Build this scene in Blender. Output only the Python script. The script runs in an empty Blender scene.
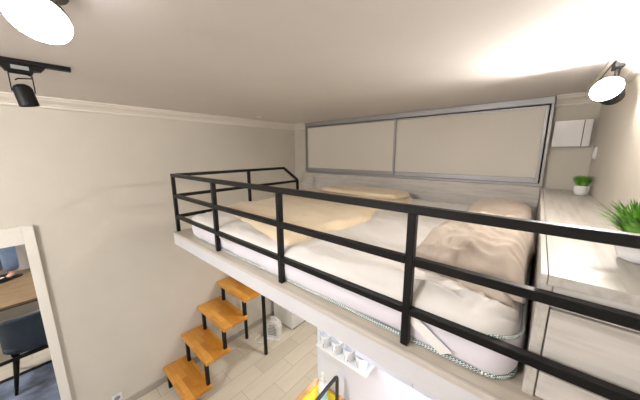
import bpy, bmesh, math, random
from mathutils import Vector, Matrix, noise, Euler
random.seed(7)
C = bpy.context.scene
COL = C.collection
H = 2.59                      # camera height above the floor; z below are written relative to the camera
def A(z): return z + H
PI = math.pi

# ------------------------------------------------------------------ helpers
class MB:
    def __init__(self): self.bm = bmesh.new()
    def merge(self, b2, mat=None):
        if mat is not None: bmesh.ops.transform(b2, matrix=mat, verts=b2.verts)
        me = bpy.data.meshes.new('tmp'); b2.to_mesh(me); b2.free()
        self.bm.from_mesh(me); bpy.data.meshes.remove(me); return self
    def box(self, x0, x1, y0, y1, z0, z1, bev=0.0, seg=2, mat=None):
        b = bmesh.new(); bmesh.ops.create_cube(b, size=1)
        bmesh.ops.scale(b, vec=(abs(x1-x0), abs(y1-y0), abs(z1-z0)), verts=b.verts)
        bmesh.ops.translate(b, vec=((x0+x1)/2, (y0+y1)/2, (z0+z1)/2), verts=b.verts)
        if bev > 0:
            bmesh.ops.bevel(b, geom=b.edges[:], offset=bev, segments=seg, affect='EDGES', profile=0.5)
        return self.merge(b, mat)
    def bar(self, p, q, w, h=None, bev=0.002):
        """square tube from p to q"""
        p = Vector(p); q = Vector(q); d = q-p; L = d.length; h = h or w
        b = bmesh.new(); bmesh.ops.create_cube(b, size=1)
        bmesh.ops.scale(b, vec=(w, h, L), verts=b.verts)
        if bev: bmesh.ops.bevel(b, geom=b.edges[:], offset=bev, segments=1, affect='EDGES')
        z = d.normalized(); up = Vector((0,0,1)) if abs(z.z) < .9 else Vector((0,1,0))
        x = up.cross(z).normalized(); y = z.cross(x)
        m = Matrix((x, y, z)).transposed().to_4x4(); m.translation = (p+q)/2
        return self.merge(b, m)
    def tube(self, pts, r, seg=10, radii=None):
        pts = [Vector(p) for p in pts]; n = len(pts); rings = []
        bm = self.bm; prev = None
        for i, p in enumerate(pts):
            t = (pts[min(i+1, n-1)]-pts[max(i-1, 0)]).normalized()
            if prev is None:
                up = Vector((0,0,1)) if abs(t.z) < .9 else Vector((1,0,0))
                x = up.cross(t).normalized()
            else:
                x = (prev - t*prev.dot(t)).normalized()
            prev = x; y = t.cross(x); rr = radii[i] if radii else r
            rings.append([bm.verts.new(p + x*rr*math.cos(2*PI*k/seg) + y*rr*math.sin(2*PI*k/seg)) for k in range(seg)])
        for a, b in zip(rings, rings[1:]):
            for k in range(seg): bm.faces.new((a[k], a[(k+1)%seg], b[(k+1)%seg], b[k]))
        bm.faces.new(rings[0][::-1]); bm.faces.new(rings[-1]); return self
    def lathe(self, prof, seg=32, mat=None, close=True):
        """prof: list of (r, z) from bottom to top"""
        b = bmesh.new(); rings = []
        for r, z in prof:
            if r < 1e-6: rings.append([b.verts.new((0,0,z))])
            else: rings.append([b.verts.new((r*math.cos(2*PI*k/seg), r*math.sin(2*PI*k/seg), z)) for k in range(seg)])
        for a, c in zip(rings, rings[1:]):
            for k in range(seg):
                k2 = (k+1)%seg
                if len(a) == 1 and len(c) == 1: continue
                if len(a) == 1: b.faces.new((a[0], c[k2], c[k]))
                elif len(c) == 1: b.faces.new((a[k], a[k2], c[0]))
                else: b.faces.new((a[k], a[k2], c[k2], c[k]))
        if close:
            if len(rings[0]) > 1: b.faces.new(rings[0][::-1])
            if len(rings[-1]) > 1: b.faces.new(rings[-1])
        return self.merge(b, mat)
    def prism(self, poly, axis, a, b_):
        """poly of 2D points extruded along axis (0,1,2) from a to b_"""
        b = bmesh.new()
        def mk(p, t):
            if axis == 0: return (t, p[0], p[1])
            if axis == 1: return (p[0], t, p[1])
            return (p[0], p[1], t)
        v0 = [b.verts.new(mk(p, a)) for p in poly]; v1 = [b.verts.new(mk(p, b_)) for p in poly]
        n = len(poly)
        b.faces.new(v0[::-1]); b.faces.new(v1)
        for k in range(n): b.faces.new((v0[k], v0[(k+1)%n], v1[(k+1)%n], v1[k]))
        bmesh.ops.recalc_face_normals(b, faces=b.faces[:])
        return self.merge(b)
    def build(self, name, mat, parent=None, smooth=False, loc=None):
        me = bpy.data.meshes.new(name)
        bmesh.ops.recalc_face_normals(self.bm, faces=self.bm.faces[:])
        self.bm.to_mesh(me); self.bm.free()
        me.materials.append(mat)
        o = bpy.data.objects.new(name, me); COL.objects.link(o)
        if smooth:
            for p in me.polygons: p.use_smooth = True
            if smooth == 'auto':
                try: me.set_sharp_from_angle(angle=math.radians(35))
                except Exception: pass
        if parent is not None: o.parent = parent
        if loc is not None: o.location = loc
        return o

def tag(o, label=None, cat=None, group=None, kind=None):
    if label: o['label'] = label
    if cat: o['category'] = cat
    if group: o['group'] = group
    if kind: o['kind'] = kind
    return o
def empty(name, label, cat, loc=(0,0,0), rz=0, group=None):
    o = bpy.data.objects.new(name, None); o.empty_display_size = .1; COL.objects.link(o)
    o.location = loc; o.rotation_euler = (0,0,rz)
    return tag(o, label, cat, group)
def struct(o, label=None, cat=None): return tag(o, label, cat, kind='structure')
def copy_tree(o, parent=None):
    c = o.copy(); COL.objects.link(c)
    if parent is not None: c.parent = parent
    for ch in [x for x in COL.objects if x.parent == o]: copy_tree(ch, c)
    return c

# ------------------------------------------------------------------ materials
def mat(name, col, rough=.5, metal=0.0, spec=.5):
    m = bpy.data.materials.new(name); m.use_nodes = True
    b = m.node_tree.nodes['Principled BSDF']
    b.inputs['Base Color'].default_value = (*col, 1); b.inputs['Roughness'].default_value = rough
    b.inputs['Metallic'].default_value = metal; b.inputs['Specular IOR Level'].default_value = spec
    return m
def srgb(r, g, b):
    f = lambda c: (c/255/12.92) if c/255 <= .04045 else ((c/255+.055)/1.055)**2.4
    return (f(r), f(g), f(b))
def N(m, t): return m.node_tree.nodes.new(t)
def L(m, a, b): m.node_tree.links.new(a, b)
def coords(m, scale=(1,1,1), rot=(0,0,0)):
    tc = N(m, 'ShaderNodeTexCoord'); mp = N(m, 'ShaderNodeMapping')
    mp.inputs['Scale'].default_value = scale; mp.inputs['Rotation'].default_value = rot
    L(m, tc.outputs['Object'], mp.inputs['Vector']); return mp.outputs['Vector']
def ramp(m, fac, stops):
    r = N(m, 'ShaderNodeValToRGB')
    while len(r.color_ramp.elements) < len(stops): r.color_ramp.elements.new(.5)
    for e, (p, c) in zip(r.color_ramp.elements, stops): e.position = p; e.color = (*c, 1)
    L(m, fac, r.inputs['Fac']); return r.outputs['Color']
def bump(m, h, strength=.2, dist=.01):
    b = N(m, 'ShaderNodeBump'); b.inputs['Strength'].default_value = strength; b.inputs['Distance'].default_value = dist
    L(m, h, b.inputs['Height']); L(m, b.outputs['Normal'], m.node_tree.nodes['Principled BSDF'].inputs['Normal'])
def noise_n(m, vec, scale, detail=4, rough=.5):
    n = N(m, 'ShaderNodeTexNoise'); n.inputs['Scale'].default_value = scale; n.inputs['Detail'].default_value = detail
    n.inputs['Roughness'].default_value = rough; L(m, vec, n.inputs['Vector']); return n.outputs['Fac']
def base(m): return m.node_tree.nodes['Principled BSDF'].inputs['Base Color']
def plaster(name, col, amt=.04, bstr=.08, scale=40, rough=.75):
    m = mat(name, col, rough, 0, .25); v = coords(m)
    n = noise_n(m, v, scale, 6)
    L(m, ramp(m, noise_n(m, v, 3, 3), [(.3, tuple(c*(1-amt) for c in col)), (.7, tuple(min(1, c*(1+amt)) for c in col))]), base(m))
    bump(m, n, bstr, .004); return m
def wood(name, dark, mid, light, stretch=(1.2, 14, 14), rough=.45, knots=True, bstr=.06, spec=.4):
    m = mat(name, mid, rough, 0, spec); v = coords(m, stretch)
    n1 = noise_n(m, v, 2.2, 8, .62)
    c = ramp(m, n1, [(.28, dark), (.5, mid), (.72, light)])
    L(m, c, base(m)); bump(m, n1, bstr, .003); return m
def butcher(name, dark, mid, light, blen, bw, rot=0, rough=.35):
    m = mat(name, mid, rough, 0, .4); v = coords(m, (1,1,1), (0,0,rot))
    bt = N(m, 'ShaderNodeTexBrick'); bt.inputs['Scale'].default_value = 1
    bt.inputs['Brick Width'].default_value = blen; bt.inputs['Row Height'].default_value = bw
    bt.inputs['Mortar Size'].default_value = .0006; bt.inputs['Bias'].default_value = 0
    bt.inputs['Color1'].default_value = (*dark, 1); bt.inputs['Color2'].default_value = (*light, 1); bt.inputs['Mortar'].default_value = (*dark, 1)
    bt.offset = .37; L(m, v, bt.inputs['Vector'])
    v2 = coords(m, (6, 60, 60), (0,0,rot)); n = noise_n(m, v2, 1.5, 5)
    mx = N(m, 'ShaderNodeMix'); mx.data_type = 'RGBA'; mx.blend_type = 'MULTIPLY'; mx.inputs[0].default_value = .35
    L(m, bt.outputs['Color'], mx.inputs[6]); L(m, ramp(m, n, [(.3, (.6,.55,.5)), (.65, (1,1,1))]), mx.inputs[7])
    L(m, mx.outputs[2], base(m)); return m
def fabric(name, col, scale=900, bstr=.12, rough=.9, amt=.06, wr=18):
    m = mat(name, col, rough, 0, .15); v = coords(m)
    L(m, ramp(m, noise_n(m, v, 6, 4), [(.3, tuple(c*(1-amt) for c in col)), (.7, tuple(min(1, c*(1+amt)) for c in col))]), base(m))
    n1 = noise_n(m, v, wr, 5)
    bump(m, n1, bstr, .006); m.node_tree.nodes['Principled BSDF'].inputs['Sheen Weight'].default_value = .15
    return m
def emit(name, col, strength):
    m = bpy.data.materials.new(name); m.use_nodes = True; nt = m.node_tree
    b = nt.nodes['Principled BSDF']; b.inputs['Base Color'].default_value = (.8,.8,.8,1)
    b.inputs['Emission Color'].default_value = (*col, 1); b.inputs['Emission Strength'].default_value = strength
    return m

M = {}
M['wall'] = plaster('wall_paint', srgb(213,207,196), .025, .08)
M['ceiling'] = plaster('ceiling_paint', srgb(226,222,219), .015, .03)
M['crown'] = plaster('crown_paint', srgb(232,226,218), .01, .02, 60, .55)
M['fascia'] = plaster('rough_white_plaster', srgb(212,211,215), .03, .8, 34, .8)
M['panelwhite'] = mat('gloss_white_panel', srgb(224,228,242), .28)
M['black'] = mat('black_powder_coat', srgb(11,11,13), .42, 0, .3)
M['blackmatte'] = mat('black_plastic', srgb(12,12,13), .55, 0, .3)
M['alu'] = mat('brushed_aluminium', srgb(172,172,174), .42, .55)
M['door'] = plaster('beige_door_panel', srgb(222,216,206), .01, .02, 60, .5)
M['lightwood'] = wood('pale_grey_wood_lengthwise', srgb(182,177,170), srgb(205,200,194), srgb(217,213,208), (1.4, 16, 16))
M['lightwoody'] = wood('pale_grey_wood_crosswise', srgb(172,166,158), srgb(194,189,182), srgb(208,203,197), (16, 1.4, 16), .38)
M['deckwood'] = wood('bleached_plywood', srgb(172,162,146), srgb(192,182,166), srgb(206,197,183), (1.2, 18, 18))
M['edge'] = mat('pale_edge_band', srgb(198,190,180), .5)
M['tread'] = butcher('oiled_oak_blocks', srgb(188,124,44), srgb(214,148,60), srgb(232,170,82), .30, .055)
M['counter'] = butcher('oak_worktop', srgb(176,122,62), srgb(205,150,88), srgb(222,172,110), .4, .05)
M['table'] = wood('brown_table_wood', srgb(112,92,68), srgb(140,116,86), srgb(160,136,104), (10, 1.6, 10), .4)
M['matt'] = fabric('quilted_white_ticking', srgb(226,222,232), bstr=.25, wr=45, amt=.03)
M['sheet'] = fabric('white_cotton_sheet', srgb(224,220,215), bstr=.22, amt=.015, wr=14)
M['beige'] = fabric('beige_blanket_cloth', srgb(232,214,184), bstr=.14, amt=.03, wr=22)
M['taupe'] = fabric('taupe_linen', srgb(190,177,163), bstr=.2, amt=.05, wr=16)
M['white'] = mat('white_plastic', srgb(235,234,232), .4)
M['gloss'] = mat('white_gloss_plastic', srgb(236,234,234), .12)
M['ceram'] = mat('white_ceramic', srgb(238,238,238), .2)
M['steel'] = mat('dark_grey_metal', srgb(60,58,56), .4, .3)
M['silver'] = mat('mirror_glass', (.93,.93,.93), .01, 1)
M['yellow'] = mat('yellow_tray', srgb(250,226,30), .5)
M['mframe'] = mat('white_painted_wood', srgb(236,232,224), .45)
M['base'] = mat('grey_skirting', srgb(176,168,156), .5)
M['grey'] = mat('grey_plastic', srgb(150,150,150), .5)
M['soil'] = mat('dark_soil', srgb(40,34,26), .9)
M['jeans'] = fabric('blue_denim', srgb(112,132,160), bstr=.3, amt=.2, wr=20)
M['shirt'] = fabric('grey_shirt_cloth', srgb(120,120,124), bstr=.2, amt=.05)
M['skin'] = mat('skin', srgb(214,170,146), .55)
M['hair'] = mat('dark_hair', srgb(44,34,28), .6)
M['rug'] = fabric('blue_grey_pile', srgb(112,122,142), bstr=.9, amt=.45, wr=22)
M['chair'] = fabric('slate_blue_upholstery', srgb(62,74,90), bstr=.1, amt=.05)
M['bottle'] = mat('white_bottle_plastic', srgb(232,238,242), .3)
M['label'] = mat('pale_blue_label', srgb(170,205,222), .4)
# leaf
m = mat('fresh_green_leaf', srgb(90,150,50), .5); v = coords(m)
L(m, ramp(m, noise_n(m, v, 40, 2), [(.3, srgb(58,118,32)), (.7, srgb(134,190,74))]), base(m))
m.node_tree.nodes['Principled BSDF'].inputs['Subsurface Weight'].default_value = 0.0; M['leaf'] = m
# checked piping
m = mat('checked_teal_tape', srgb(180,205,200), .8); v = coords(m, (1,1,1))
ck = N(m, 'ShaderNodeTexChecker'); ck.inputs['Scale'].default_value = 210
ck.inputs['Color1'].default_value = (*srgb(232,236,234), 1); ck.inputs['Color2'].default_value = (*srgb(72,104,98), 1)
L(m, v, ck.inputs['Vector']); L(m, ck.outputs['Color'], base(m)); M['tape'] = m
# floor planks, long along Y
m = mat('pale_plank_tiles', srgb(205,195,178), .4); v = coords(m, (1,1,1), (0,0,PI/2))
bt = N(m, 'ShaderNodeTexBrick'); bt.inputs['Scale'].default_value = 1
bt.inputs['Brick Width'].default_value = .6; bt.inputs['Row Height'].default_value = .2
bt.inputs['Mortar Size'].default_value = .0022; bt.inputs['Mortar Smooth'].default_value = .1
bt.inputs['Color1'].default_value = (*srgb(204,195,178), 1); bt.inputs['Color2'].default_value = (*srgb(216,207,191), 1)
bt.inputs['Mortar'].default_value = (*srgb(160,150,134), 1); L(m, v, bt.inputs['Vector'])
v2 = coords(m, (22, 2, 10)); n = noise_n(m, v2, 1.4, 6)
mx = N(m, 'ShaderNodeMix'); mx.data_type = 'RGBA'; mx.blend_type = 'MULTIPLY'; mx.inputs[0].default_value = .3
L(m, bt.outputs['Color'], mx.inputs[6]); L(m, ramp(m, n, [(.3, (.78,.76,.73)), (.65, (1,1,1))]), mx.inputs[7])
L(m, mx.outputs[2], base(m)); bump(m, bt.outputs['Fac'], -.15, .002); M['floor'] = m
M['lens_spot'] = emit('lit_spot_lens', (1, .94, .88), 310)
M['lens_down'] = emit('lit_downlight_lens', (.98, .97, 1.0), 95)
M['opal'] = emit('lit_opal_shade', (1, .985, .97), 112)  # this and the emitters below belong to added, unseen fill lamps
M['led'] = emit('lit_led_strip', (.74, .84, 1.0), 80)
M['led_soft'] = emit('lit_soft_led_strip', (.78, .86, 1.0), 19)
M['panel_lamp'] = emit('lit_panel_lamp', (1, .95, .86), 52)

# ------------------------------------------------------------------ camera
f, p_, r_, y_ = 251.58, .1864, -.0050, .7116
F = Vector((-math.sin(y_)*math.cos(p_), math.cos(y_)*math.cos(p_), -math.sin(p_)))
Rt = Vector((math.cos(y_), math.sin(y_), 0)); U = Rt.cross(F)
R2 = Rt*math.cos(r_) + U*math.sin(r_); U2 = -Rt*math.sin(r_) + U*math.cos(r_)
cd = bpy.data.cameras.new('camera'); cam = bpy.data.objects.new('camera', cd); COL.objects.link(cam)
mw = Matrix((R2, U2, -F)).transposed().to_4x4(); mw.translation = (0, 0, H); cam.matrix_world = mw
cd.sensor_width = 36; cd.lens = 36*f/640; cd.clip_start = .03
C.camera = cam

# ------------------------------------------------------------------ room shell
XL, XR, YB, YF, ZC = -2.975, .30, 2.84, -3.0, A(.425)
T = .1
struct(MB().box(XL-T, XR+T, YF-T, YB+T, -T, 0).build('floor', M['floor']))
struct(MB().box(XL-T, XR+T, YF-T, YB+T, ZC, ZC+T).build('ceiling', M['ceiling']))
struct(MB().box(XL-T, XL, YF-T, YB+T, 0, ZC).build('wall_left', M['wall']))
struct(MB().box(XR, XR+T, YF-T, YB+T, 0, ZC).build('wall_right', M['wall']))
struct(MB().box(XL, XR, YB, YB+T, 0, ZC).build('wall_back', M['wall']))
struct(MB().box(XL, XR, YF-T, YF, 0, ZC).build('wall_front', M['wall']))
struct(MB().box(XL, XL+.014, YF, YB, 0, .075, .003).build('baseboard_left', M['base']))
# crown moulding: profile (distance from wall, depth below ceiling)
CP = [(0,0),(.10,0),(.10,-.010),(.088,-.014),(.080,-.026),(.060,-.036),(.040,-.046),(.030,-.056),(.022,-.060),(.020,-.072),(.0,-.080)]
struct(MB().prism([(XL+a, ZC+b) for a, b in CP], 1, YF, YB).build('trim_1', M['crown']))
struct(MB().prism([(XR-a, ZC+b) for a, b in CP], 1, YF, YB).build('trim_2', M['crown']))
struct(MB().prism([(YB-a, ZC+b) for a, b in CP], 0, XL, -2.67).build('trim_3', M['crown']))
struct(MB().prism([(YB-a, ZC+b) for a, b in CP], 0, .048, XR).build('trim_4', M['crown']))
# kitchen partition below the loft
ZS = A(-.652)                   # loft deck top
ZB = A(-.757)                   # loft underside
YP = 1.22
struct(MB().box(-1.085, XR, YP, YP+.06, 0, ZB).build('wall_kitchen', M['panelwhite']))

# ------------------------------------------------------------------ loft platform
t = empty('loft_platform', 'white plastered loft bed platform edge running across the room', 'platform', (-.98, .735, ZB))
def ch(o, t):                   # keep world place when parenting to an unrotated empty
    o.location = Vector(o.location) - Vector(t.location); o.parent = t; return o
YS = .735
ch(MB().box(-2.27, XR, YS+.012, YB, ZB+.004, ZS-.012).build('slab', M['fascia']), t)
ch(MB().box(-2.27, XR, YS, YS+.0115, ZB, ZS-.022, .002).build('fascia', M['fascia']), t)
ch(MB().box(-2.275, XR, YS-.004, YS+.0115, ZS-.0215, ZS, .003).build('edge_strip', M['edge']), t)['label'] = 'pale wooden edge strip'
ch(MB().box(-2.27, XR, YS+.012, YB, ZS-.0118, ZS).build('deck', M['deckwood']), t)['label'] = 'pale wooden deck boards'

# ------------------------------------------------------------------ guard rail
t = empty('guard_rail', 'black square-tube steel guard rail around the loft bed', 'railing', (-2.255, .772, ZS))
W = .026; RY = .772; RX = -2.255
zt, zm, zl = A(-.176), A(-.345), A(-.522)
PX = [-1.578, -.926, -.280]
zfoot = ZS
def rail(name, p, q): return ch(MB().bar(p, q, W).build(name, M['black']), t)
rail('post', (RX, RY, zfoot), (RX, RY, zt-W/2))
for x in PX: rail('post', (x, RY, zfoot), (x, RY, zt-W/2))
for nm, z in (('top_rail', zt), ('middle_rail', zm), ('lower_rail', zl)):
    if nm == 'top_rail':
        rail(nm, (RX-W/2, RY, z), (XR, RY, z)); rail(nm, (RX, RY+W/2, z), (RX, 1.975, z))
    else:
        xs = [RX]+PX+[XR]
        mb = MB()
        for a, b in zip(xs, xs[1:]): mb.bar((a+W/2, RY, z), (b-(W/2 if b != XR else 0), RY, z), W)
        ch(mb.build(nm, M['black']), t)
        mb = MB()
        for a, b in ((RY, 1.49), (1.49, 2.185)): mb.bar((RX, a+W/2, z), (RX, b-W/2, z), W)
        ch(mb.build(nm, M['black']), t)
rail('post', (RX, 1.49, zfoot), (RX, 1.49, zt-W/2))
rail('post', (RX, 2.185, zfoot), (RX, 2.185, zm+.012))
rail('corner_brace', (RX, 1.968, zt), (RX, 2.186, zm+.012))['label'] = 'slanted end piece of the railing'

# ------------------------------------------------------------------ mattress
MX0, MX1, MY0, MY1 = -2.07, .018, .795, 2.60
MT = .150
zmt = ZS + MT
t = empty('mattress', 'white quilted double mattress with checked edge tape on the loft', 'mattress', ((MX0+MX1)/2, (MY0+MY1)/2, ZS))
def rrect(x0, x1, y0, y1, r, n=8):
    pts = []
    for cx, cy, a0 in ((x1-r, y0+r, -PI/2), (x1-r, y1-r, 0), (x0+r, y1-r, PI/2), (x0+r, y0+r, PI)):
        for k in range(n+1): pts.append((cx+r*math.cos(a0+PI/2*k/n), cy+r*math.sin(a0+PI/2*k/n)))
    return pts
def resample(pts, step):
    out = []
    n = len(pts)
    for i in range(n):
        a = Vector(pts[i]).to_2d(); b = Vector(pts[(i+1)%n]).to_2d(); k = max(1, int((b-a).length/step))
        for j in range(k): out.append(tuple(a.lerp(b, j/k)))
    return out
outline = resample(rrect(MX0, MX1, MY0, MY1, .08), .05)
cxm, cym = (MX0+MX1)/2, (MY0+MY1)/2
bm = bmesh.new(); rings = []
prof = [(-.02, .0), (-.004, .010), (.006, .03), (.012, .075), (.006, .12), (-.004, .143), (-.03, MT)]
for off, z in prof:
    ring = []
    for i, (x, y) in enumerate(outline):
        a = Vector(outline[i-1]); b = Vector(outline[(i+1)%len(outline)]); tn = (b-a).normalized(); nr = Vector((tn.y, -tn.x))
        nz = noise.noise(Vector((x*7, y*7, z*9)))*.006 + noise.noise(Vector((x*2.3, y*2.3, 4)))*.006
        q = Vector((x, y)) + nr*(off+nz)
        ring.append(bm.verts.new((q.x, q.y, ZS+z)))
    rings.append(ring)
n = len(outline)
for a, b in zip(rings, rings[1:]):
    for k in range(n): bm.faces.new((a[k], a[(k+1)%n], b[(k+1)%n], b[k]))
bm.faces.new(rings[0][::-1]); bm.faces.new(rings[-1])
mb = MB(); mb.bm = bm; ch(mb.build('mattress_body', M['matt'], smooth=True), t)
def loop_tube(z, off, r):
    mb = MB(); pts = []
    for i, (x, y) in enumerate(outline):
        a = Vector(outline[i-1]); b = Vector(outline[(i+1)%n]); tn = (b-a).normalized(); nr = Vector((tn.y, -tn.x))
        wz = noise.noise(Vector((x*2.5, y*2.5, 1)))*.004
        q = Vector((x, y)) + nr*off; pts.append((q.x, q.y, z+max(wz, -.001)))
    pts.append(pts[0]); mb.tube(pts, r, 8); return mb
ch(loop_tube(ZS+.0075, .0, .0065).build('lower_edge_tape', M['tape'], smooth=True), t)['label'] = 'teal and white checked edge tape'
ch(loop_tube(zmt-.010, .003, .0052).build('upper_edge_tape', M['tape'], smooth=True), t)['label'] = 'teal and white checked edge tape'
# white elastic corner strap
mb = MB(); pts = [(-.30, .786, zmt-.03), (-.22, .782, zmt-.075), (-.15, .783, ZS+.03)]
mb.bm = bmesh.new()
for i, (x, y, z) in enumerate(pts): pass
vs = []
for x, y, z in pts: vs.append((mb.bm.verts.new((x-.016, y-.006, z-.012)), mb.bm.verts.new((x+.016, y-.006, z+.012))))
for a, b in zip(vs, vs[1:]): mb.bm.faces.new((a[0], a[1], b[1], b[0]))
o = ch(mb.build('strap', M['white']), t); o['label'] = 'white elastic strap'
sm = o.modifiers.new('s', 'SOLIDIFY'); sm.thickness = .003

# ------------------------------------------------------------------ fitted sheet (white), follows the mattress top and front edge
def clothgrid(fn, nu, nv, thick=.004, closed=True):
    bm = bmesh.new(); g = [[bm.verts.new(fn(i/(nu-1), j/(nv-1))) for j in range(nv)] for i in range(nu)]
    for i in range(nu-1):
        for j in range(nv-1): bm.faces.new((g[i][j], g[i+1][j], g[i+1][j+1], g[i][j+1]))
    return bm
def ridge(x, y, s, seed):       # fold-like ridges
    v = noise.noise(Vector((x*s, y*s, seed)))
    return 1-min(1, abs(v)*2.6)
def sheet_fn(u, v):
    x = MX0+.012 + u*(MX1-MX0-.024)
    # v: 0 hanging edge at the front -> 1 rear
    arc = -.05 + v*(MY1-MY0+.02)
    hang = .040 + .022*noise.noise(Vector((x*3.1, 0, 2))) + (.02 if x > -.35 else 0)*noise.noise(Vector((x*9, 1, 2)))
    r = .03
    w = .013*ridge(x*1.2+.3*arc, arc*.8, 3.0, 3) + .009*ridge(x+arc*1.6, arc, 6, 9)
    right = max(0, min(1, (x+1.0)/.6)); front = max(0, 1-max(arc, 0)/.40)**.7
    w += right*front*(.030*ridge(x*.5+arc*2.6, arc*2.2, 3.4, 5) + .022*ridge(x*.8+arc*4, arc*3, 6, 8) + .012*ridge(x*1.5+arc*6, arc*5, 9, 14))
    ex = min(x-MX0, MX1-x)      # side rounding
    z = zmt + .006
    if ex < .07: z -= (.07-ex)**2*4.5
    if arc < r:
        k = (r-arc)/(r+.05)
        y = MY0 - .004 - .010*math.sin(min(1, k)*PI/2) + max(0, arc)*.9 + .004*right
        zz = z - k*k*(hang+.02)
        # corner rounding
        if ex < .10: y += (.10-ex)**2*6.5
        return (x, y, zz + w*.5)
    y = MY0 + arc - .006
    if ex < .10: y += max(0, (.10-ex)**2*6.5*max(0, 1-(arc-r)/.12))
    return (x, min(y, MY1-.01), z + w)
mb = MB(); mb.bm = clothgrid(sheet_fn, 150, 110)
o = mb.build('bed_sheet', M['sheet'], smooth=True); tag(o, 'rumpled white cotton sheet covering the mattress top', 'sheet')
sm = o.modifiers.new('s', 'SOLIDIFY'); sm.thickness = .003; sm.offset = 1

# ------------------------------------------------------------------ beige blanket and folded blanket
def blanket_fn(top):
    def fn(u, v):
        # u along x, v along y
        x = -2.04 + u*1.12; y = 1.02 + v*1.50
        yf = 1.02 - .20*u**1.5
        y = yf + v*(2.52-yf)
        xe = -2.04 + u*(1.12 + .05*noise.noise(Vector((y*3, 0, 6))) + .03*math.sin(y*5+1) + .025*noise.noise(Vector((y*14, 0, 6))) - .06*max(0, .3-v)*0)
        y += (.016*noise.noise(Vector((xe*6, 3, 1))))*(1-v)
        z = zmt + .016
        e = min(u, 1-u, v*1.3, (1-v)); th = .034*min(1, (e/.035)**.5 if e > 0 else 0)
        w = .013*ridge(xe*.8+y*.3, y, 3.2, 21) + .008*u*ridge(xe*1.5, y*.8, 7, 5) + .004*noise.noise(Vector((xe*9, y*9, 2)))
        if top: z += .004 + th + w*min(1, e/.03)
        return (xe, y, z)
    return fn
def slab_cloth(fnt, fnb, nu, nv):
    bm = bmesh.new()
    gt = [[bm.verts.new(fnt(i/(nu-1), j/(nv-1))) for j in range(nv)] for i in range(nu)]
    gb = [[bm.verts.new(fnb(i/(nu-1), j/(nv-1))) for j in range(nv)] for i in range(nu)]
    for i in range(nu-1):
        for j in range(nv-1):
            bm.faces.new((gt[i][j], gt[i+1][j], gt[i+1][j+1], gt[i][j+1]))
            bm.faces.new((gb[i][j+1], gb[i+1][j+1], gb[i+1][j], gb[i][j]))
    for i in range(nu-1):
        for j in (0, nv-1):
            bm.faces.new((gt[i][j], gt[i+1][j], gb[i+1][j], gb[i][j]))
    for j in range(nv-1):
        for i in (0, nu-1):
            bm.faces.new((gt[i][j], gt[i][j+1], gb[i][j+1], gb[i][j]))
    return bm
mb = MB(); mb.bm = slab_cloth(blanket_fn(True), blanket_fn(False), 80, 90)
tag(mb.build('blanket', M['beige'], smooth=True), 'wide beige blanket spread flat over the left half of the bed', 'blanket')
def folded_fn(top):
    def fn(u, v):
        a = 2*u-1; b = 2*v-1
        # rounded rectangle mapping
        x = -1.42 + .49*a; y = 2.35 + .20*b
        k = max(abs(a), abs(b)); q = (a*a*b*b)
        x -= .03*a*q*abs(b); y -= .04*b*q*abs(a)
        y += .02*math.sin(x*3)
        e = 1-k; h = .032*min(1, (e*8))**.5 if e > 0 else 0
        z = zmt + .074
        if top: z += h + .004*ridge(x, y, 5, 4)*min(1, e*8) + .003
        else: z -= .002
        return (x, y, z)
    return fn
mb = MB(); mb.bm = slab_cloth(folded_fn(True), folded_fn(False), 60, 40)
tag(mb.build('folded_blanket', M['beige'], smooth=True), 'thick folded beige blanket at the back of the bed against the wooden board', 'blanket')

# ------------------------------------------------------------------ pillows
def pillow(name, label, loc, half, h, rot, seed, wr=1.0, lo=.3, pw=.42):
    def surf(top):
        def fn(u, v):
            a = 2*u-1; b = 2*v-1
            # corners drawn out, edges pulled in
            px = half[0]*a*(1-.07*(1-abs(a))*0 - .06*(1-b*b)*abs(a)**3)
            py = half[1]*b*(1-.05*(1-a*a)*abs(b)**3)
            e = (max(0, 1-a*a)**pw)*(max(0, 1-b*b)**pw)
            wri = wr*(.020*ridge(px*1.3, py*.6, 5.0, seed) + .011*ridge(px+py, py-px*.4, 9.5, seed+3) + .006*ridge(px*1.4-py*.5, py*.7+px*.3, 17, seed+5))
            if top: z = h*e + wri*min(1, e*1.6)
            else: z = -h*lo*e
            py += .02*noise.noise(Vector((px*5, 2, seed)))*abs(b); px += .016*noise.noise(Vector((py*5, 7, seed)))*abs(a)
            return (px, py, z)
        return fn
    mb = MB(); mb.bm = slab_cloth(surf(True), surf(False), 64, 80)
    bmesh.ops.remove_doubles(mb.bm, verts=mb.bm.verts[:], dist=.0004)
    o = mb.build(name, M['taupe'], smooth=True)
    o.location = loc; o.rotation_euler = rot
    return tag(o, label, 'pillow', 'pillows at the head of the bed')
pillow('pillow', 'large crumpled taupe pillow nearest the guard rail', (-.166, 1.30, zmt+.052), (.200, .375), .135, (math.radians(2), math.radians(-4), math.radians(-3)), 3, 1.0)
pillow('pillow', 'smoother taupe pillow at the back beside the wooden board', (-.176, 2.14, zmt+.050), (.192, .36), .098, (0, math.radians(-2), math.radians(2)), 31, .4, .4, .30)
# loose pillow-case flap under the front pillow
def flap_fn(top):
    def fn(u, v):
        x = -.325 + u*.315; y = .93 + v*.24 - .03*u
        z = zmt + .034 + .006
        e = min(u, 1-u, v, 1-v)
        if top: z += .006 + (.028*ridge(x+.8*y, y*.6, 6, 12) + .014*ridge(x*2, y, 8, 2))*min(1, e*9)
        y += .022*noise.noise(Vector((x*11, 1, 4)))
        return (x, y, z)
    return fn
mb = MB(); mb.bm = slab_cloth(flap_fn(True), flap_fn(False), 50, 40)
tag(mb.build('pillow_case', M['taupe'], smooth=True), 'crumpled taupe cloth spread out beneath the front pillow', 'cloth')

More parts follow.
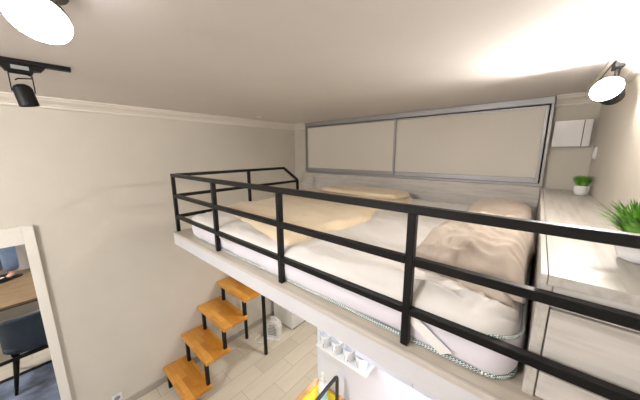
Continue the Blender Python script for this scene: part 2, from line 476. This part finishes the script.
# ------------------------------------------------------------------ back board and sliding-door cabinet
ZF0, ZF1 = A(-.275), A(.40)
o = MB().box(-2.72, .034, 2.70, 2.765, ZS+.001, ZF0-.012, .002).build('back_board', M['lightwood'])
tag(o, 'pale grained wooden board along the back of the bed below sliding doors', 'board')
t = empty('sliding_door_cabinet', 'wide built-in cabinet with two beige sliding doors in grey aluminium frames', 'cabinet', (-1.32, 2.78, ZF0))
x0, x1 = -2.672, .042
yf0 = 2.775
ch(MB().box(x0, x1, 2.815, 2.839, ZF0, ZC-.001).build('cabinet_body', M['blackmatte']), t)
ch(MB().box(x0, x1, yf0-.008, 2.815, ZF1-.028, ZC-.001, .002).build('top_track', M['alu']), t)
ch(MB().box(x0, x1, yf0-.008, 2.815, ZF0-.011, ZF0+.008, .002).build('bottom_track', M['alu']), t)
ch(MB().box(x0, x0+.018, yf0-.006, 2.815, ZF0+.0085, ZF1-.0285, .002).build('side_frame', M['alu']), t)
ch(MB().box(x1-.018, x1, yf0-.006, 2.815, ZF0+.0085, ZF1-.0285, .002).build('side_frame', M['alu']), t)
def sdoor(xa, xb, y, lab):
    z0, z1 = ZF0+.010, ZF1-.036
    d = ch(MB().box(xa+.020, xb-.020, y+.004, y+.012, z0+.045, z1-.012).build('sliding_door', M['door']), t)
    d['label'] = lab
    mb = MB()
    mb.box(xa, xa+.022, y-.002, y+.016, z0, z1, .002); mb.box(xb-.022, xb, y-.002, y+.016, z0, z1, .002)
    mb.box(xa+.022, xb-.022, y-.001, y+.015, z0, z0+.044, .002); mb.box(xa+.022, xb-.022, y-.001, y+.015, z1-.016, z1, .002)
    fr = mb.build('door_frame', M['alu'], d); fr.location = Vector((0,0,0))
    # mesh is in world coordinates while its parent carries -t.location
    fr.matrix_parent_inverse = Matrix.Identity(4)
    return d
sdoor(x0+.028, -1.262, yf0, 'left beige sliding door')
sdoor(-1.300, x1-.029, yf0+.019, 'right beige sliding door')

# ------------------------------------------------------------------ drawer unit at the head of the bed
t = empty('drawer_unit', 'pale grained low wooden drawer unit at the bed head along the right wall', 'drawer unit', (.17, .80, ZS))
ux0, ux1, uy0, uy1, uz1 = .036, XR-.002, .80, 2.764, A(-.298)
ch(MB().box(ux0+.0155, ux1, uy0, uy1, uz1-.026, uz1, .0015).build('top', M['lightwoody']), t)
ch(MB().box(ux0, ux0+.0145, uy0, uy1, uz1-.026, uz1, .002).build('edge_strip', M['lightwoody']), t)
ch(MB().box(ux0+.002, ux0+.026, uy0+.004, uy1, ZS+.001, uz1-.027, .002).build('side_panel', M['lightwoody']), t)
ch(MB().box(ux0+.027, ux1, uy0+.03, uy1, ZS+.001, uz1-.027).build('carcass', M['lightwoody']), t)
ch(MB().box(ux0+.027, ux1, uy0+.006, uy0+.028, uz1-.085, uz1-.0275, .002).build('front_rail', M['lightwood']), t)
ch(MB().box(ux0+.029, ux1, uy0+.006, uy0+.028, uz1-.268, uz1-.090, .003).build('drawer', M['lightwood']), t)
ch(MB().box(ux0+.029, ux1, uy0+.006, uy0+.028, ZS+.006, uz1-.273, .003).build('drawer', M['lightwood']), t)

# ------------------------------------------------------------------ potted grass plants
def plant(label, loc, s, n, seed, xmax, lf=1.0, ps=1.0, wd=1.0, tl=1.0):
    rnd = random.Random(seed)
    t = empty('potted_plant', label, 'plant', loc, 0, None)
    MB().lathe([(r*s*ps, z*s) for r, z in [(0, .0), (.030, .0), (.040, .008), (.047, .030), (.049, .060), (.050, .066), (.046, .066), (.044, .058), (0, .056)]], 32).build('pot', M['ceram'], t, True)
    MB().lathe([(r*s*ps, z*s) for r, z in [(0, .0565), (.0435, .058), (.03, .062), (0, .064)]], 20).build('soil', M['soil'], t, True)
    bm = bmesh.new()
    for k in range(n):
        a = rnd.uniform(0, 2*PI); rr = .034*s*ps*math.sqrt(rnd.random()); tilt = (rr/(.034*s*ps))*rnd.uniform(.15, .85)*tl
        ln = rnd.uniform(.050, .085)*s*lf; w = rnd.uniform(.0030, .0050)*s*wd
        bx, by, bz = rr*math.cos(a), rr*math.sin(a),   .058*s
        d = Vector((math.cos(a), math.sin(a), 0)); sd = Vector((-math.sin(a), math.cos(a), 0))
        prev = None; ok = True; pts = []
        for i in range(5):
            q = i/4; ang = tilt*(.5+.8*q)
            pos = Vector((bx, by, bz)) + d*ln*q*math.sin(ang) + Vector((0,0,1))*ln*q*math.cos(ang)
            pos.x = min(pos.x, xmax-loc[0]); ww = w*(1-q)**.6*(1 if i else .6)
            pts.append((pos-sd*ww, pos+d*.0006*s, pos+sd*ww))
        vv = [[bm.verts.new(c) for c in p] for p in pts]
        for A_, B_ in zip(vv, vv[1:]):
            bm.faces.new((A_[0], A_[1], B_[1], B_[0])); bm.faces.new((A_[1], A_[2], B_[2], B_[1]))
    mb = MB(); mb.bm = bm
    mb.build('grass', M['leaf'], t, True)['kind'] = 'stuff'
    return t
plant('small green grass plant in white pot at the far end of the drawer unit', (.243, 2.48, uz1), 1.0, 520, 5, XR-.003, .95, .84, .9, .55)
plant('larger green grass plant in white pot close behind the guard rail', (.238, 1.06, uz1), 1.06, 420, 9, XR-.003, 1.25, .95, 1.6, 1.0)

# ------------------------------------------------------------------ electrical box and switch
t = empty('wall_box', 'white glossy box mounted on the back wall above the drawer unit', 'box', (.17, 2.84, A(.03)))
ch(MB().box(.060, .225, 2.775, 2.8395, A(.035), A(.234), .004).build('cover', M['gloss']), t)
ch(MB().box(.2285, .272, 2.775, 2.8395, A(.035), A(.234), .004).build('side_strip', M['gloss']), t)
ch(MB().box(.224, .2295, 2.782, 2.8395, A(.037), A(.232)).build('groove', M['blackmatte']), t)['label'] = 'dark vertical groove'
t = empty('light_switch', 'small white switch on the right wall near the back corner', 'switch', (XR, 2.66, A(-.01)))
ch(MB().box(XR-.012, XR-.0005, 2.62, 2.70, A(-.055), A(.03), .003).build('plate', M['white']), t)
ch(MB().box(XR-.018, XR-.0125, 2.635, 2.685, A(-.04), A(.015), .002).build('rocker', M['gloss']), t)

# ------------------------------------------------------------------ lamps
def ori(o, d):
    o.rotation_euler = Vector(d).to_track_quat('Z', 'Y').to_euler()
# tilted lit spotlight near the left end of the ceiling
n_ = Vector((.71, -.37, -1.0)).normalized()
lp = Vector((-1.02, .077, A(.345)))
t = empty('spotlight', 'large lit spotlight on the ceiling left of the bed, lens turned to the room', 'spotlight', lp)
o = MB().lathe([(.0, -.050), (.034, -.050), (.052, -.030), (.064, -.006), (.064, .003), (.0605, .003), (.0605, -.004), (0, -.004)], 40).build('lamp_head', M['steel'], t, 'auto'); ori(o, n_)
o = MB().lathe([(.0, .0035), (.0645, .0035), (.0645, .006), (0, .006)], 40).build('lens', M['lens_down'], t); ori(o, n_); o['label'] = 'glowing white lens'
bc = -n_*.03
MB().tube([(bc.x-.01, bc.y+.01, bc.z+.012), (bc.x-.01, bc.y+.012, ZC-lp.z-.012)], .014, 12).build('stem', M['steel'], t, 'auto')
MB().lathe([(.0, -.012), (.045, -.012), (.048, -.006), (.048, -.0005), (0, -.0005)], 28, Matrix.Translation((bc.x-.01, bc.y+.012, ZC-lp.z))).build('ceiling_plate', M['steel'], t, 'auto')
# right spotlight
n_ = Vector((-.43, -.90, .36)).normalized()
lp = Vector((.196, 1.80, A(.282)))
t = empty('spotlight', 'lit black spotlight under the ceiling above the drawer unit', 'spotlight', lp)
o = MB().lathe([(.0, -.10), (.030, -.10), (.040, -.085), (.050, -.03), (.0555, -.002), (0, -.002)], 28).build('lamp_head', M['blackmatte'], t, 'auto'); ori(o, n_)
o = MB().lathe([(.0, -.0015), (.055, -.0012), (.055, .001), (0, .002)], 28).build('lens', M['lens_spot'], t); ori(o, n_); o['label'] = 'glowing warm lens'
bc = -n_*.08
MB().tube([(bc.x, bc.y, bc.z+.02), (bc.x, bc.y, .095)], .009, 10).build('stem', M['blackmatte'], t, 'auto')
MB().box(bc.x-.016, bc.x+.016, bc.y-.05, bc.y+.05, .096, ZC-lp.z-.0195, .003).build('adapter', M['blackmatte'], t)
o = MB().box(bc.x-.017+lp.x, bc.x+.017+lp.x, 1.82, 2.30, ZC-.018, ZC-.0005, .002).build('ceiling_track', M['blackmatte'])
tag(o, 'black ceiling track above the drawer unit', 'light track')
# left track with an unlit spotlight
tx = -1.865
o = MB().box(-.017, .017, -.62, .22, -.02, -.0005, .002).build('ceiling_track', M['blackmatte'])
o.location = (tx, 0, ZC); o.rotation_euler = (0,0,-.10)
tag(o, 'black ceiling track by the left wall near the lamp', 'light track')
t = empty('spotlight', 'unlit black spotlight hanging from the track near the left wall', 'spotlight', (tx+.0, .045, ZC-.0205))
MB().prism([(-.085, 0), (.085, 0), (.068, -.020), (.045, -.024), (.040, -.034), (-.045, -.034), (-.055, -.018), (-.075, -.012)], 0, -.017, .017).build('adapter', M['blackmatte'], t)
MB().box(.0172, .018, -.025, .030, -.024, -.008).build('sticker', M['grey'], t)['label'] = 'small pale sticker'
MB().bar((0, -.036, -.034), (0, -.036, -.120), .012, .004, 0).bar((0, .036, -.034), (0, .036, -.120), .012, .004, 0).bar((0, -.038, -.036), (0, .038, -.036), .004, .012, 0).build('bracket', M['blackmatte'], t)
hd = MB().lathe([(.0, .038), (.014, .036), (.027, .028), (.033, .016), (.034, -.060), (.031, -.060), (.031, -.045), (0, -.045)], 28).build('lamp_head', M['blackmatte'], t, 'auto')
hd.location = (0, .0, -.122); hd.rotation_euler = (math.radians(9), math.radians(0), 0)
MB().tube([(0, .01, -.034), (.004, .03, -.045), (0, .035, -.055), (0, -.01, -.062), (0, -.02, -.07)], .003, 6).build('cord', M['blackmatte'], t)
# little ceiling sensor
o = MB().lathe([(0, -.018), (.018, -.016), (.026, -.008), (.028, -.0005), (0, -.0005)], 24).build('ceiling_sensor', M['white'], None, True)
o.location = (-2.60, 1.90, ZC); tag(o, 'tiny round white sensor on the ceiling near the left wall', 'sensor')

# ------------------------------------------------------------------ stairs along the left wall
t = empty('staircase', 'open staircase of thick oak treads on black steel legs along the left wall', 'stairs', (-2.64, .69, 0))
TR = [(-2.40, .690, .962), (-2.11, .910, 1.185), (-1.845, 1.125, 1.430), (-1.627, 1.390, 1.66), (-1.38, 1.64, 1.90)]
for i, (z, ya, yb) in enumerate(TR):
    th = .040
    o = MB().box(-.32, .32, -(yb-ya)/2, (yb-ya)/2, -th, 0, .004).build('tread', M['tread'], t)
    o.location = Vector((-2.652, (ya+yb)/2, A(z))) - Vector(t.location)
    for x in (-2.85, -2.375):
        yl = ya + .020; zb_ = 0.0
        if 0 < i < 4: zb_ = A(TR[i-1][0]) + .0005
        if i == 4: x = -2.85 if x < -2.5 else -2.41; yl = 1.70
        o = MB().bar((0,0,zb_), (0,0,A(z)-th-.0005), .034, None, .002).build('leg', M['black'], t)
        o.location = Vector((x, yl, 0)) - Vector(t.location)

# ------------------------------------------------------------------ outlet
t = empty('wall_outlet', 'white power outlet low on the left wall', 'outlet', (XL, .27, A(-2.44)))
ch(MB().box(XL+.0005, XL+.010, .228, .312, A(-2.482), A(-2.40), .003).build('plate', M['white']), t)
o = MB().lathe([(0, 0), (.024, 0), (.024, .004), (.020, .004), (.018, .001), (0, .001)], 24).build('socket', M['grey'], t)
o.location = (.0105, 0, 0); o.rotation_euler = (0, PI/2, 0); o['label'] = 'grey round socket'

# ------------------------------------------------------------------ fridge and fan heater under the loft
t = empty('small_fridge', 'white low fridge standing on the floor under the loft', 'fridge', (-2.66, 2.5, 0))
ch(MB().box(-2.88, -2.462, 2.245, 2.80, .03, .85, .008).build('body', M['white']), t)
ch(MB().box(-2.88, -2.462, 2.215, 2.240, .03, .85, .006).build('door', M['white']), t)
ch(MB().box(-2.87, -2.475, 2.25, 2.78, .0, .029).build('plinth', M['grey']), t)
t = empty('fan_heater', 'white rounded fan heater with carrying handle on floor behind stairs', 'heater', (-2.58, 1.97, 0), math.radians(28))
arch = [(-.10, .02), (.10, .02)] + [(.10*math.cos(a), .17+.11*math.sin(a)) for a in [PI*k/16 for k in range(17)]]
MB().prism(arch, 1, -.055, .055).build('body', M['white'], t, 'auto')
mb = MB()
for k in range(7):
    z = .075+.024*k; w = .062 if k < 5 else .045
    mb.box(-w, w, -.060, -.0555, z, z+.010)
mb.build('grille', M['grey'], t)['label'] = 'grey front grille'
MB().tube([(-.05, 0, .268), (-.045, 0, .305), (-.02, 0, .32), (.02, 0, .32), (.045, 0, .305), (.05, 0, .268)], .010, 8).build('handle', M['white'], t, True)
MB().box(-.11, .11, -.075, .075, 0, .019, .005).build('base', M['white'], t)
MB().tube([(-.10, .02, .03), (-.15, .03, .012), (-.21, -.02, .008), (-.24, -.10, .008), (-.19, -.17, .008), (-.13, -.14, .008)], .006, 6).build('cable', M['white'], t, True)

# ------------------------------------------------------------------ kitchen below the loft
ZK = A(-1.69)
t = empty('kitchen_counter', 'oak kitchen worktop against the white partition below the loft', 'counter', (-.4, .9, 0))
ch(MB().box(-1.095, XR-.002, .60, YP-.001, ZK-.036, ZK, .003).build('worktop', M['counter']), t)
ch(MB().box(-1.08, XR-.002, .64, YP-.001, .08, ZK-.037).build('base_cabinet', M['panelwhite']), t)
ch(MB().box(-1.07, XR-.002, .68, YP-.001, 0, .079).build('plinth', M['grey']), t)
xd = -1.078
while xd < .2:
    d = ch(MB().box(xd, min(xd+.44, XR-.003), .620, .639, .09, ZK-.042, .002).build('cupboard_door', M['panelwhite']), t); xd += .444
# faucet
t = empty('faucet', 'dark grey angular kitchen tap on the worktop beside yellow tray', 'faucet', (-.842, 1.14, ZK))
MB().lathe([(0, 0), (.026, 0), (.026, .006), (.018, .010), (.016, .05), (0, .05)], 24).build('base', M['steel'], t, True)
MB().tube([(0, 0, .045), (0, 0, .222), (0, -.004, .234), (0, -.016, .242), (0, -.03, .242), (0, -.23, .225), (0, -.238, .218), (0, -.24, .20)], .0115, 14).build('spout', M['steel'], t, 'auto')
MB().tube([(.014, 0, .03), (.045, 0, .036), (.075, -.004, .05)], .006, 8).build('lever', M['steel'], t, True)
# soap bottle
t = empty('soap_bottle', 'white pump soap bottle with pale blue label on the worktop', 'bottle', (-.935, 1.105, ZK+.0055))
MB().lathe([(0, 0), (.030, 0), (.033, .004), (.033, .130), (.028, .150), (.014, .160), (.014, .172), (0, .172)], 28).build('bottle', M['bottle'], t, True)
MB().lathe([(.0335, .045), (.0338, .046), (.0338, .090), (.0335, .091)], 28, close=False).build('label', M['label'], t, True)['label'] = 'pale blue label band'
MB().lathe([(.013, .172), (.016, .173), (.016, .188), (.005, .190), (.005, .215), (.012, .216), (.012, .226), (0, .226)], 20).tube([(0,0,.221), (.02,-.02,.221), (.03,-.03,.214)], .0045, 8).build('pump', M['white'], t, 'auto')
# yellow tray with a folded rim
t = empty('tray', 'bright yellow tray with small dark plant prints on the worktop', 'tray', (-.938, .98, ZK))
MB().box(-.108, .095, -.20, .205, 0.0005, .004, .0015).build('tray_base', M['yellow'], t)
mb = MB()
mb.box(-.112, -.1085, -.204, .209, .0005, .009, .001).box(.0955, .099, -.204, .209, .0005, .009, .001)
mb.box(-.1085, .0955, .2055, .209, .0005, .009, .001).box(-.1085, .0955, -.204, -.2005, .0005, .009, .001)
mb.build('rim', M['yellow'], t)
for (px, py) in ((.05, .06), (.07, .03), (.03, .02), (-.06, .0), (-.03, -.03), (.06, -.04)):
    mb = MB()
    for k in range(4):
        a = PI/2 + (k-1.5)*.5
        mb.bar((px, py-.001, .0045), (px+.022*math.cos(a), py+.022*math.sin(a), .0045), .005, .001, 0)
    mb.bar((px, py-.02, .0045), (px, py, .0045), .003, .001, 0)
    mb.build('print', M['steel'], t)['label'] = 'small dark plant prints'
# cup shelf on the partition
t = empty('cup_shelf', 'narrow white shelf on the partition holding four white cups', 'shelf', (-.80, YP, A(-1.275)))
ch(MB().box(-.995, -.612, 1.103, YP-.001, A(-1.283), A(-1.271), .002).build('board', M['white']), t)
ch(MB().box(-.995, -.612, 1.205, YP-.001, A(-1.270), A(-1.235), .002).build('back_lip', M['white']), t)
lab = ['white cup at the left end of the shelf under the loft', 'second white cup from the left end of the shelf',
       'third white cup from the left, half hidden by the loft edge', 'white cup at the right end of the shelf beside white wall unit']
cup = None
for k, x in enumerate((-.945, -.850, -.756, -.664)):
    if cup is None:
        c = empty('cup', lab[0], 'cup', (x, 1.15, A(-1.2705)), 0, 'white cups on the shelf under the loft')
        MB().lathe([(0, 0), (.029, 0), (.032, .003), (.044, .082), (.045, .086), (.042, .086), (.0405, .082), (.029, .006), (0, .006)], 32).build('body', M['ceram'], c, True)
        pts = [Vector((.039, 0, .066)), Vector((.056, 0, .066)), Vector((.064, 0, .052)), Vector((.060, 0, .034)), Vector((.048, 0, .022)), Vector((.034, 0, .022))]
        h = MB().tube(pts, .0052, 10).build('handle', M['ceram'], c, True); h.rotation_euler = (0,0,math.radians(-75))
        cup = c
    else:
        c = copy_tree(cup); c.location = (x, 1.15, A(-1.2705)); c['label'] = lab[k]
# wall unit hung under the loft
t = empty('wall_cabinet', 'white wall unit hanging under the loft right of the cups', 'cabinet', (-.2, 1.08, A(-1.006)))
ch(MB().box(-.590, XR-.002, .967, YP-.001, A(-1.006), ZB-.001, .002).build('body', M['panelwhite']), t)
ch(MB().box(-.588, -.30, .950, .966, A(-1.004), ZB-.002, .002).build('door', M['panelwhite']), t)
ch(MB().box(-.297, .0, .950, .966, A(-1.004), ZB-.002, .002).build('door', M['panelwhite']), t)
ch(MB().box(.003, XR-.003, .950, .966, A(-1.004), ZB-.002, .002).build('door', M['panelwhite']), t)
# unseen LED battens, added as fill to brighten the kitchen
t = empty('led_batten', 'slim lit LED batten beneath the white wall unit', 'lamp', (-.15, 1.02, A(-1.006)))
ch(MB().box(-.34, .28, 1.00, 1.04, A(-1.022), A(-1.007), .002).build('housing', M['white']), t)
ch(MB().box(-.33, .27, 1.006, 1.034, A(-1.025), A(-1.0225)).build('diffuser', M['led']), t)['label'] = 'glowing cool white diffuser'
t = empty('panel_lamp', 'slim round lit lamp on the underside of the loft', 'lamp', (-1.55, 1.95, ZB+.004))  # unseen lamp, added to brighten the floor under the loft
MB().lathe([(0, -.022), (.150, -.022), (.155, -.016), (.155, -.0005), (0, -.0005)], 36).build('housing', M['white'], t, 'auto')
MB().lathe([(0, -.026), (.142, -.026), (.142, -.0225), (0, -.0225)], 36).build('diffuser', M['panel_lamp'], t)['label'] = 'glowing white diffuser'
t = empty('led_batten', 'short lit LED batten behind the loft edge above the cups', 'lamp', (-.84, .80, ZB))  # unseen batten, added to brighten the partition and cups
ch(MB().box(-1.06, -.62, .775, .825, ZB-.012, ZB+.003, .002).build('housing', M['white']), t)
ch(MB().box(-1.05, -.63, .78, .82, ZB-.016, ZB-.0125).build('diffuser', M['led_soft']), t)['label'] = 'glowing cool white diffuser'
# opal globe lamp, added behind the camera as room fill
t = empty('ceiling_lamp', 'lit opal ceiling lamp in the front half of the room', 'ceiling lamp', (-1.2, -1.2, ZC))
MB().lathe([(0, -.014), (.10, -.014), (.10, -.0005), (0, -.0005)], 32).build('base', M['white'], t, 'auto')
MB().lathe([(0, -.17), (.06, -.165), (.12, -.14), (.15, -.095), (.14, -.05), (.10, -.020), (.09, -.0145), (0, -.0145)], 40).build('shade', M['opal'], t, True)['label'] = 'glowing opal shade'

# ------------------------------------------------------------------ mirror on the left wall
t = empty('standing_mirror', 'tall mirror in a thick white frame against the left wall', 'mirror', (XL+.03, -.5, 0))
my0, my1, mz0, mz1 = -.95, -.029, .04, A(-.548)
xf = XL+.048
fw = .062
for ya in (my1-fw, my0): ch(MB().box(XL+.001, xf, ya, ya+fw, mz0, mz1, .003).build('frame_side', M['mframe']), t)
ch(MB().box(XL+.001, xf, my0+fw, my1-fw, mz1-.135, mz1, .003).build('frame_top', M['mframe']), t)
ch(MB().box(XL+.001, xf, my0+fw, my1-fw, mz0, mz0+.12, .003).build('frame_bottom', M['mframe']), t)
ch(MB().box(XL+.002, XL+.046, my0+fw, my1-fw, mz0+.12, mz1-.135).build('mirror_glass', M['silver']), t)['label'] = 'reflecting glass'

# ------------------------------------------------------------------ seen in the mirror: table, chair, rug, person
t = empty('dining_table', 'brown wooden table reflected in the mirror, person standing on it', 'table', (-.42, -.45, 0))
ZT = A(-1.84)
ch(MB().box(-1.10, .27, -1.0, .12, ZT-.035, ZT, .003).build('tabletop', M['table']), t)
for x in (-1.03, .20):
    for y in (-.93, .05): ch(MB().bar((x, y, 0), (x, y, ZT-.036), .045).build('leg', M['black']), t)
ch(MB().box(-1.0, .17, -.92, .04, ZT-.085, ZT-.036).build('apron', M['black']), t)

t = empty('chair', 'slate blue upholstered chair with black tapered legs seen in the mirror', 'chair', (-1.58, -.20, 0), 0)
def seatshell(top):
    def fn(u, v):
        a = 2*u-1; b = 2*v-1
        k = (1-.12*a*a*b*b)
        return (.22*b*k, .25*a*k, .47+(.03 if top else -.05*(1-a**4)*(1-b**4)))
    return fn
mb = MB(); mb.bm = slab_cloth(seatshell(True), seatshell(False), 16, 16); mb.build('seat', M['chair'], t, True)
def backshell(off):
    def fn(u, v):
        a = 2*u-1; ang = a*1.25
        x = -.24*math.cos(ang) - (.03*v) + off*math.cos(ang); y = .27*math.sin(ang) - off*math.sin(ang)*0
        top = .86 - .10*a**4
        return (x, y, .44 + v*(top-.44))
    return fn
mb = MB(); mb.bm = slab_cloth(backshell(0), backshell(.035), 24, 14); mb.build('backrest', M['chair'], t, True)
for sx in (-1, 1):
    for sy in (-1, 1):
        MB().tube([(sx*.14, sy*.16, .455), (sx*.27, sy*.22, .013)], .02, 10, [.030, .014]).build('leg', M['black'], t, True)
for q in ((-.262, -.30, .425, .028), (-.16, -.2, .43, .03), (.16, -.2, .43, .03), (.2, -.19, .2, .012)): MB().bar(q[:3], (q[0], -q[1], q[2]), q[3]).build('cross_bar', M['black'], t)
o = MB().box(-2.60, -1.50, -1.4, .30, .0005, .012, .004).build('rug', M['rug']); 
t = empty('rug', 'blue grey rug with black edge in front of the mirror', 'rug', (-2.05, -.55, 0)); o.name = 'pile'; ch(o, t)
t.name = 'rug'
ch(MB().box(-1.499, -1.44, -1.4, .30, .0005, .014, .003).build('edge_binding', M['black']), t)['label'] = 'black edge binding'

# person standing on the table behind the camera, seen only as shins in the mirror
def skin_mesh(name, verts, edges, radii, mt, parent=None, lv=1, root=0):
    me = bpy.data.meshes.new(name); me.from_pydata([Vector(v) for v in verts], edges, []); me.materials.append(mt)
    o = bpy.data.objects.new(name, me); COL.objects.link(o)
    md = o.modifiers.new('skin', 'SKIN'); md.use_smooth_shade = True
    sv = me.skin_vertices[0].data
    for i, r in enumerate(radii): sv[i].radius = (r, r) if not isinstance(r, tuple) else r
    for i in range(len(verts)): sv[i].use_root = (i == root)
    s = o.modifiers.new('sub', 'SUBSURF'); s.levels = lv; s.render_levels = lv
    if parent is not None: o.parent = parent
    return o
px, py = .035, -.43           # hips
t = empty('person', 'person in blue jeans and black slippers standing on the table, seen in mirror', 'person', (px, py, ZT))
fa = math.radians(235)        # direction the toes point
fd = Vector((math.cos(fa), math.sin(fa), 0)); sdv = Vector((-fd.y, fd.x, 0))
hip = .86; lw = .10
LA = -fd*.02 + sdv*lw*-1; RA = fd*.02 + sdv*lw
V_ = [(0,0,hip+.06), (0,0,hip+.22), (0,0,hip+.40), (0,0,hip+.50), (0,0,hip+.60), (0,0,hip+.72)]
Rr = [.12, .115, .125, .055, .085, .075]
Ed = [(0,1),(1,2),(2,3),(3,4),(4,5)]
def addv(p, r, par):
    V_.append(tuple(p)); Rr.append(r); Ed.append((par, len(V_)-1)); return len(V_)-1
for s, base_ in ((-1, LA), (1, RA)):
    a = addv(sdv*s*.085+Vector((0,0,hip)), .085, 0)
    a = addv(base_+Vector((0,0,.46)), .055, a); a = addv(base_+Vector((0,0,.09)), .036, a)
    a = addv(base_+fd*.05+Vector((0,0,.045)), .030, a); a = addv(base_+fd*.15+Vector((0,0,.035)), .024, a)
for s in (-1, 1):
    a = addv(sdv*s*.17+Vector((0,0,hip+.42)), .050, 2)
    a = addv(sdv*s*.20+Vector((-.02,.10,hip+.26)), .040, a); a = addv(Vector((-.03+.05*s,.22,hip+.44)), .030, a)
    w = addv(Vector((-.03+.045*s,.24,hip+.50)), .026, a)
    for k in range(4):
        q = Vector((-.03+.045*s+(k-1.5)*.018, .25, hip+.54)); f1 = addv(q, .009, w)
        addv(q+Vector((0,.02,.03+.004*(1.5-abs(k-1.5)))), .008, f1)
    f1 = addv(Vector((-.03+.015*s,.25,hip+.51)), .010, w); addv(Vector((-.03-.0*s,.255,hip+.54)), .008, f1)
skin_mesh('body', V_, Ed, Rr, M['skin'], t)
JV = [(0,0,hip+.10)]; JR = [.14]; JE = []
for s, base_ in ((-1, LA), (1, RA)):
    n0 = len(JV); JV.append(tuple(sdv*s*.09+Vector((0,0,hip-.04)))); JR.append(.105); JE.append((0, n0))
    JV.append(tuple(base_+Vector((0,0,.48)))); JR.append(.088); JE.append((n0, n0+1))
    JV.append(tuple(base_+Vector((0,0,.10)))); JR.append(.084); JE.append((n0+1, n0+2))
skin_mesh('jeans', JV, JE, JR, M['jeans'], t)['label'] = 'blue denim jeans'
SV = [(0,0,hip+.12), (0,0,hip+.28), (0,0,hip+.42)]; SR = [.145, .14, .13]; SE = [(0,1),(1,2)]
for s in (-1, 1):
    n0 = len(SV); SV.append(tuple(sdv*s*.17+Vector((0,0,hip+.42)))); SR.append(.065); SE.append((2, n0))
    SV.append(tuple(sdv*s*.19+Vector((-.01,.05,hip+.34)))); SR.append(.058); SE.append((n0, n0+1))
skin_mesh('shirt', SV, SE, SR, M['shirt'], t)['label'] = 'grey short-sleeved shirt'
skin_mesh('hair', [(0,-.02,hip+.66), (0,-.01,hip+.76)], [(0,1)], [.085,.082], M['hair'], t)['label'] = 'short dark hair'
for s, base_, lb in ((-1, LA, 'black slipper with white toe patch on the foot nearer the mirror'), (1, RA, 'black slipper with white toe patch on the foot nearer the wall')):
    sl = empty('slipper', lb, 'slipper', Vector((px, py, ZT))+base_, fa, 'black slippers on the table')
    def sole(top):
        def fn(u, v):
            a = 2*u-1; b = 2*v-1
            w = .056*(1-.18*(1-(a+1)/2))*math.sqrt(max(0.0, 1-abs(a)**5))
            x = .06+.165*a; y = w*b
            z = 0.0
            if top:
                z = .018
                if a > -.1: z += .066*math.sqrt(max(0, 1-b*b))*min(1, (a+.1)*2.5)*math.sqrt(max(0, 1-a**4))
            return (x, y, z)
        return fn
    mb = MB(); mb.bm = slab_cloth(sole(True), sole(False), 28, 14); mb.build('upper', M['blackmatte'], sl, True)
    MB().box(.115, .180, -.034, .034, .058, .078, .008).build('patch', M['white'], sl)['label'] = 'white toe patch'

# ------------------------------------------------------------------ world, view
w = bpy.data.worlds.new('world'); C.world = w; w.use_nodes = True
w.node_tree.nodes['Background'].inputs['Color'].default_value = (1, .96, .9, 1)
w.node_tree.nodes['Background'].inputs['Strength'].default_value = .0
C.view_settings.view_transform = 'Standard'; C.view_settings.look = 'None'
C.view_settings.exposure = .78; C.view_settings.gamma = 1; C.view_settings.use_curve_mapping = False
